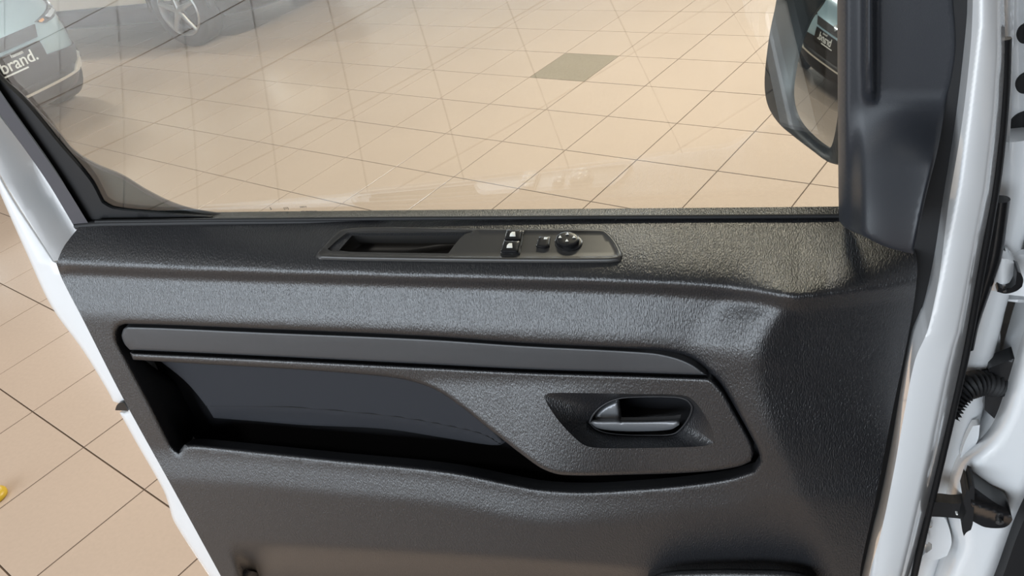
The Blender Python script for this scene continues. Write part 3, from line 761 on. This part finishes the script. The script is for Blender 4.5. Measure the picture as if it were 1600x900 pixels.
# white inner flange of the door opening
FEN = spline([(1760, 300), (1640, 420), (1603, 508), (1588, 555), (1572, 608), (1557, 650), (1541, 676), (1520, 696), (1501, 713), (1489, 738), (1483, 762), (1478, 785), (1480, 815), (1488, 846), (1478, 872), (1466, 905), (1450, 960), (1545, 960), (1568, 900), (1601, 811), (1760, 500)], 8, corner=40)
def fen_surf(x, y):
    d = dist(np.stack([x, y], 1), FEN); e = np.clip(1 - d/30, 0, 1)
    return W(x, y, 0.085 + 0.035*e**2.2)
sheet('door_opening_flange', FEN, fen_surf, M_white, vb, step=8, back=(0, 0.05, 0), insets=(2, 5, 9, 14))
SL2 = spline([(1760, 500), (1602, 808), (1566, 903), (1543, 960), (1760, 960)], 10, corner=25)
sheet('opening_seal', SL2, lambda x, y: W(x, y, 0.070 + 0.0*x), M_rubber, vb, step=20, back=(0, 0.03, 0))
# lower hinge
lh = empty('lower_hinge', tuple(W(np.array(1460.), np.array(840.), np.array(0.10)))); lh.parent = vb
LP = spline([(1440, 812), (1470, 806), (1478, 812), (1487, 846), (1480, 868), (1462, 875), (1444, 872), (1425, 860), (1420, 830)], 6, corner=40)
SLT_ = spline([(1429, 849), (1445, 852), (1450, 846), (1456, 850), (1456, 858), (1448, 864), (1430, 859)], 4)
sheet('hinge_leaf', LP, lambda x, y: W(x, y, 0.105 + 0.0*x), M_body, lh, holes=[SLT_], step=8, back=(0, 0.02, 0))
KP = spline([(1424, 826), (1432, 823), (1444, 828), (1451, 838), (1450, 850), (1436, 849), (1420, 844)], 4)
sheet('hinge_knuckle', KP, lambda x, y: W(x, y, 0.094 - 0.00002*(x - 1436)**2*0 + 0.0*x), M_seam, lh, step=6, back=(0, 0.01, 0))
lp = W(np.array([1432., 1424., 1412., 1400.]), np.array([858., 880., 920., 960.]), np.full(4, 0.095))
tube('hinge_pin', lp, 0.0105, M_body, lh, 16)
bolt(lh, 1453, 821, 0.098, 0.0035); bolt(lh, 1428, 861, 0.092, 0.002)
# door check strap
ck = empty('check_strap', tuple(W(np.array(1500.), np.array(800.), np.array(0.08)))); ck.parent = vb
ARM = spline([(1425, 784), (1470, 785), (1488, 787), (1510, 786), (1514, 800), (1512, 813), (1496, 810), (1472, 808), (1425, 806)], 5, corner=40)
sheet('strap_arm', ARM, lambda x, y: W(x, y, 0.072 + 0.0*x), M_rubber, ck, step=6, back=(0, 0.014, 0))
PLA = spline([(1505, 783), (1511, 764), (1514, 768), (1517, 758), (1523, 761), (1522, 790), (1520, 818), (1517, 828), (1510, 832), (1506, 838), (1503, 826), (1504, 812), (1510, 800)], 4, corner=30)
sheet('strap_bracket', PLA, lambda x, y: W(x, y, 0.052 + 0.0*x), M_rubber, ck, step=5, back=(0, 0.03, 0))
BOX = spline([(1518, 759), (1524, 763), (1536, 772), (1556, 786), (1574, 796), (1578, 803), (1582, 812), (1577, 820), (1566, 825), (1540, 824), (1526, 818), (1516, 812)], 4, corner=40)
def box_surf(x, y):
    ridge_ = np.clip(1 - np.abs(y - (790 + 0.35*(x - 1530)))/14, 0, 1); return W(x, y, 0.058 - 0.010*ridge_)
sheet('strap_housing', BOX, box_surf, M_gloss, ck, step=4, back=(0, 0.025, 0))
bx_ = W(np.array(1562.), np.array(815.5), np.array(0.05))
tube('strap_washer', [bx_ + np.array([0, 0.012, 0]), bx_ + np.array([0, -0.001, 0])], 0.0042, M_chrome, ck, 18)
bolt(ck, 1562, 815.5, 0.047, 0.0022, M_chrome, 'strap_bolt')
bolt(ck, 1495, 802, 0.070, 0.0016, M_white_mark, 'strap_rivet')
# unseen cab, added to shade the door panel: dashboard, seat, floor, roof, body side
def vbox(nm, c_, s_, m_, bev=0.03, parent=vb): return box(nm, c_, s_, m_, parent, bev)
vbox('cab_floor', (1.05, -0.55, 0.52), (1.6, 1.5, 0.10), M_rubber)
vbox('door_sill', (0.24, -0.62, 0.47), (0.10, 1.05, 0.12), M_white, 0.02)
vbox('dashboard', (1.12, 0.18, 1.02), (1.45, 0.42, 0.46), M_smooth, 0.08)
vbox('cab_roof', (1.05, -0.55, 1.93), (1.7, 1.5, 0.06), M_white, 0.025)
vbox('rear_pillar', (0.25, -1.22, 1.15), (0.16, 0.14, 1.5), M_white, 0.03)
vbox('cargo_side', (0.22, -2.60, 1.12), (0.10, 2.6, 1.60), M_white, 0.04)
vbox('bulkhead', (1.05, -1.26, 1.15), (1.5, 0.06, 1.5), M_slate, 0.02)
st_ = empty('driver_seat', (0.75, -0.75, 0.57)); st_.parent = vb
def seat_part(nm, prof, x0, x1):
    n = len(prof); loops = []
    for x, k in ((x0, 0.9), (x0 + 0.04, 1.0), (x1 - 0.04, 1.0), (x1, 0.9)):
        c = np.mean(prof, 0); loops.append([(x, c[0] + (a - c[0])*k, c[1] + (b - c[1])*k) for a, b in prof])
    loft(nm, loops, M_fabric, st_, cap_first=True, cap_last=True, sharp=40)
seat_part('seat_cushion', spline([(-0.95, 0.70), (-0.40, 0.74), (-0.36, 0.80), (-0.42, 0.86), (-0.95, 0.84)], 0.05), 0.50, 1.0)
seat_part('seat_backrest', spline([(-0.88, 0.80), (-1.02, 1.42), (-1.08, 1.46), (-1.14, 1.40), (-1.05, 0.80)], 0.06), 0.50, 1.0)
seat_part('head_rest', spline([(-1.05, 1.48), (-1.07, 1.64), (-1.12, 1.67), (-1.16, 1.60), (-1.14, 1.48)], 0.04), 0.62, 0.88)
box('seat_base', (0.75, -0.66, 0.63), (0.42, 0.46, 0.14), M_rubber, st_, 0.02)
rel(vb)
st_.matrix_parent_inverse = Matrix.Translation(-Vector(vb.location)); rel(st_)
for e_ in (hg, lh, ck):
    e_.matrix_parent_inverse = Matrix.Translation(-Vector(vb.location)); rel(e_)

# ------------------------------------------------------------------ parked cars in the showroom
M_blue = mat('pale_blue_car_paint', (0.34, 0.47, 0.53), 0.3, metal=0.2, coat=1.0)
M_cream = mat('cream_white_car_paint', (0.78, 0.74, 0.66), 0.35, coat=1.0)
M_cglass = mat('dark_car_glass', (0.01, 0.012, 0.014), 0.08, spec=0.6)
M_clad = mat('black_cladding', (0.016, 0.016, 0.018), 0.5)
M_tyre = mat('tyre_rubber', (0.012, 0.012, 0.012), 0.75)
M_rim = mat('alloy_rim', (0.42, 0.42, 0.42), 0.3, metal=0.9)
M_red = mat('painted_red_reflection', (0.55, 0.03, 0.02), 0.3)  # reflection put in as a plain red colour
M_lamp = mat('clear_lamp', (0.75, 0.78, 0.8), 0.12, metal=0.6)
M_amber = mat('amber_lens', (0.8, 0.35, 0.08), 0.3)
M_silver = mat('silver_accent', (0.70, 0.66, 0.58), 0.35, metal=0.3)
NEXP = 4.5
LEV_Z = [0.20, 0.24, 0.34, 0.46, 0.60, 0.74, 0.84, 0.92, 0.97, 1.0]
LEV_A = [1.98, 2.06, 2.13, 2.16, 2.17, 2.14, 2.08, 1.96, 1.78, 1.5]
LEV_B = [0.78, 0.84, 0.88, 0.90, 0.905, 0.90, 0.885, 0.86, 0.81, 0.70]
def plan(phi, z, grow=0.0, zs=LEV_Z, As=LEV_A, Bs=LEV_B, cx=0.0):
    a = np.interp(z, zs, As) + grow; b = np.interp(z, zs, Bs) + grow
    c, s = np.cos(phi), np.sin(phi); k = 2/NEXP
    return np.stack([cx + a*np.sign(c)*np.abs(c)**k, b*np.sign(s)*np.abs(s)**k, z + 0*phi], -1)
def phi_of(y, z):
    b = np.interp(z, LEV_Z, LEV_B); return np.arcsin(np.clip(np.sign(y)*(np.abs(y)/b)**(NEXP/2), -1, 1))
PHI = np.linspace(0, 2*math.pi, 96, endpoint=False)
PHI = PHI - 0.22*np.sin(4*PHI)
def car(name, label, group, paint, loc, heading):
    root = empty(name, loc, heading); tag(root, label, 'car', group)
    zs = [0.20, 0.22, 0.24, 0.29, 0.34, 0.40, 0.46, 0.53, 0.60, 0.67, 0.74, 0.80, 0.84, 0.88, 0.92, 0.95, 0.97, 0.99, 1.0]
    loops = [plan(PHI, np.full(PHI.shape, z)) for z in zs]
    loft('body_shell', loops, paint, root, cap_last=True, cap_first=True)
    gz_ = [0.96, 1.05, 1.2, 1.36, 1.48, 1.54, 1.56]; ga = [1.52, 1.46, 1.32, 1.14, 0.98, 0.82, 0.6]; gb = [0.78, 0.76, 0.71, 0.66, 0.60, 0.50, 0.36]
    gl = [plan(PHI, np.full(PHI.shape, z), 0, gz_, ga, gb, -0.42) for z in gz_]
    loft('cabin_glass', gl[:5], M_cglass, root)
    loft('roof', gl[4:], paint, root, cap_last=True)
    for s1 in (-1, 1):
        for p1 in ((0.86, 0.98, 0.40, 1.46), (-0.35, 0.98, -0.38, 1.47), (-1.5, 0.98, -1.28, 1.44)):
            q0 = np.array([p1[0]-0.1, s1*0.765, p1[1]]); q1 = np.array([p1[2]-0.1, s1*0.615, p1[3]])
            tube('window_pillar', [q0, (q0+q1)/2 + np.array([0, s1*0.012, 0]), q1], 0.035, paint, root, 8)
    # black cladding band round the bottom
    cl = [plan(PHI, np.full(PHI.shape, z), g) for z, g in ((0.185, -0.04), (0.20, 0.012), (0.24, 0.014), (0.34, 0.014), (0.40, 0.012), (0.405, -0.01))]
    loft('lower_cladding', cl, M_clad, root, cap_first=True)
    def patch(nm, pts, m, lift=0.012, parent=root, step=0.05):
        ol = spline(pts, 0.03) ; P, T, L = tess(ol*100, (), step*100); P = P/100
        def s3(P, g):
            ph = phi_of(P[:, 0], P[:, 1]); return plan(ph, P[:, 1], g)
        F1 = s3(P, lift); V = list(F1); Fc = [tuple(map(int, t)) for t in T]
        Lp = L[0]; s = len(V); n = len(Lp); V += [F1[i] for i in Lp] + list(s3(P[Lp], -0.02))
        Fc += [(s+i, s+(i+1) % n, s+n+(i+1) % n, s+n+i) for i in range(n)]
        return from_py(nm, V, Fc, m, parent, True)
    for sg in (-1, 1):
        mir = lambda L: [(sg*a, b) for a, b in L]
        patch('side_vent', mir([(0.74, 0.66), (0.80, 0.68), (0.86, 0.60), (0.875, 0.47), (0.84, 0.45), (0.78, 0.53)]), M_clad)
        patch('red_reflection_patch', mir([(0.80, 0.575), (0.845, 0.575), (0.85, 0.555), (0.805, 0.555)]), M_red, 0.02, step=0.02)  # reddish reflection on the dark vent, painted on as a patch
        hl = patch('headlight', mir([(0.42, 0.745), (0.62, 0.78), (0.80, 0.83), (0.82, 0.79), (0.72, 0.74), (0.50, 0.715)]), M_cglass)
        patch('lamp_lens', mir([(0.52, 0.75), (0.64, 0.772), (0.66, 0.752), (0.54, 0.733)]), M_lamp, 0.02, hl, 0.02)
        patch('lamp_lens', mir([(0.68, 0.785), (0.77, 0.808), (0.77, 0.785), (0.70, 0.763)]), M_lamp, 0.02, hl, 0.02)
        patch('amber_lens', mir([(0.44, 0.742), (0.48, 0.75), (0.48, 0.735), (0.45, 0.73)]), M_amber, 0.02, hl, 0.02)
        patch('bumper_accent', mir([(0.52, 0.345), (0.60, 0.40), (0.70, 0.425), (0.76, 0.42), (0.76, 0.36), (0.66, 0.345)]), M_silver, 0.024, step=0.03)
    patch('grille', [(-0.40, 0.735), (0.40, 0.735), (0.36, 0.66), (-0.36, 0.66)], M_clad)
    patch('emblem', [(-0.05, 0.745), (0.0, 0.775), (0.05, 0.745), (0.0, 0.70)], M_lamp, 0.03, step=0.02)
    patch('lower_grille', [(-0.68, 0.50), (-0.30, 0.54), (0.30, 0.54), (0.68, 0.50), (0.62, 0.40), (-0.62, 0.40)], M_clad, 0.014)
    patch('bumper_accent', [(-0.60, 0.352), (0.60, 0.352), (0.60, 0.335), (-0.60, 0.335)], M_silver, 0.024)
    pl = patch('number_plate', [(-0.33, 0.64), (0.33, 0.64), (0.33, 0.505), (-0.33, 0.505)], M_gloss, 0.035)
    R = Matrix(((0, 0, 1, 0), (1, 0, 0, 0), (0, 1, 0, 0), (0, 0, 0, 1)))
    xf = float(plan(np.array([0.0]), np.array([0.57]), 0.037)[0, 0])
    text3d('plate_text', 'brand.', Matrix.Translation((xf + 0.003, 0.27, 0.575)) @ R, 0.112, M_white_mark, pl, 0.002, 0.0006, 'RIGHT')
    text3d('plate_text', 'hansen', Matrix.Translation((xf + 0.003, 0.14, 0.622)) @ R, 0.034, M_white_mark, pl, 0.002)
    b_ = box('plate_bar', (xf + 0.004, 0.06, 0.522), (0.003, 0.22, 0.010), M_white_mark, pl)
    for wx in (1.32, -1.30):
        for sg in (-1, 1):
            prof = [(0.20, -0.10), (0.30, -0.11), (0.325, -0.09), (0.33, -0.04), (0.33, 0.04), (0.325, 0.09), (0.30, 0.11), (0.225, 0.10)]
            a_ = np.linspace(0, 2*math.pi, 32, endpoint=False); c = np.array([wx, sg*0.825, 0.33])
            lp_ = [[c + np.array([r*math.cos(t), sg*h, r*math.sin(t)]) for t in a_] for r, h in prof]
            wheel = loft('wheel', lp_, M_tyre, root)
            lp_ = [[c + np.array([r*math.cos(t), sg*h, r*math.sin(t)]) for t in a_] for r, h in ((0.228, 0.10), (0.222, 0.115), (0.205, 0.105), (0.20, 0.02), (0.02, 0.0))]
            loft('rim', lp_[:4], M_rim, wheel)
            loft('wheel_disc', lp_[3:], M_tyre, wheel, cap_last=True)
            arch = [[c + np.array([r*math.cos(t), sg*h, r*math.sin(t)]) for t in np.linspace(0.0, math.pi, 24)] for r, h in ((0.345, -0.1), (0.345, 0.085), (0.385, 0.088), (0.395, 0.05))]
            loft('wheel_arch', arch, M_clad, wheel, closed=False)
            for k in range(5):
                t = 2*math.pi*k/5 + 0.3; d = np.array([math.cos(t), 0, math.sin(t)])
                tube('spoke', [c + np.array([0, sg*0.10, 0]), c + d*0.11 + np.array([0, sg*0.108, 0]), c + d*0.212 + np.array([0, sg*0.10, 0])], [0.034, 0.024, 0.020], M_rim, wheel, 8)
    return root
h1 = math.radians(-7.2)
car('parked_car', 'pale blue car facing the door, dark plate lettered in white', 'cars parked in the showroom', M_blue, (-5.03 - 2.16*math.cos(h1), 3.13 - 2.16*math.sin(h1), 0), h1)
h2 = math.radians(-7.2)
w2 = WZ(np.array(303.), np.array(74.), 0.0)
off_ = np.array([1.32*math.cos(h2) + 0.93*math.sin(h2), 1.32*math.sin(h2) - 0.93*math.cos(h2)])
car('parked_car', 'cream white car with dark alloy wheels beyond the pale blue car', 'cars parked in the showroom', M_cream, (w2[0] - off_[0], w2[1] - off_[1], 0), h2)

# ------------------------------------------------------------------ small yellow foot on the floor by the door
M_yellow = mat('yellow_plastic', (0.62, 0.42, 0.03), 0.4)
yc = WZ(np.array(-7.), np.array(778.), 0.0)
a_ = np.linspace(0, 2*math.pi, 36, endpoint=False)
yl_ = [[(yc[0] + r*math.cos(t), yc[1] + r*math.sin(t), z) for t in a_] for r, z in ((0.036, 0.0005), (0.040, 0.003), (0.041, 0.012), (0.037, 0.019), (0.026, 0.023), (0.010, 0.024))]
o = loft('yellow_floor_marker', yl_, M_yellow, None, cap_last=True, cap_first=True)
tag(o, 'small round yellow plastic disc lying on the beige tiles', 'floor marker')
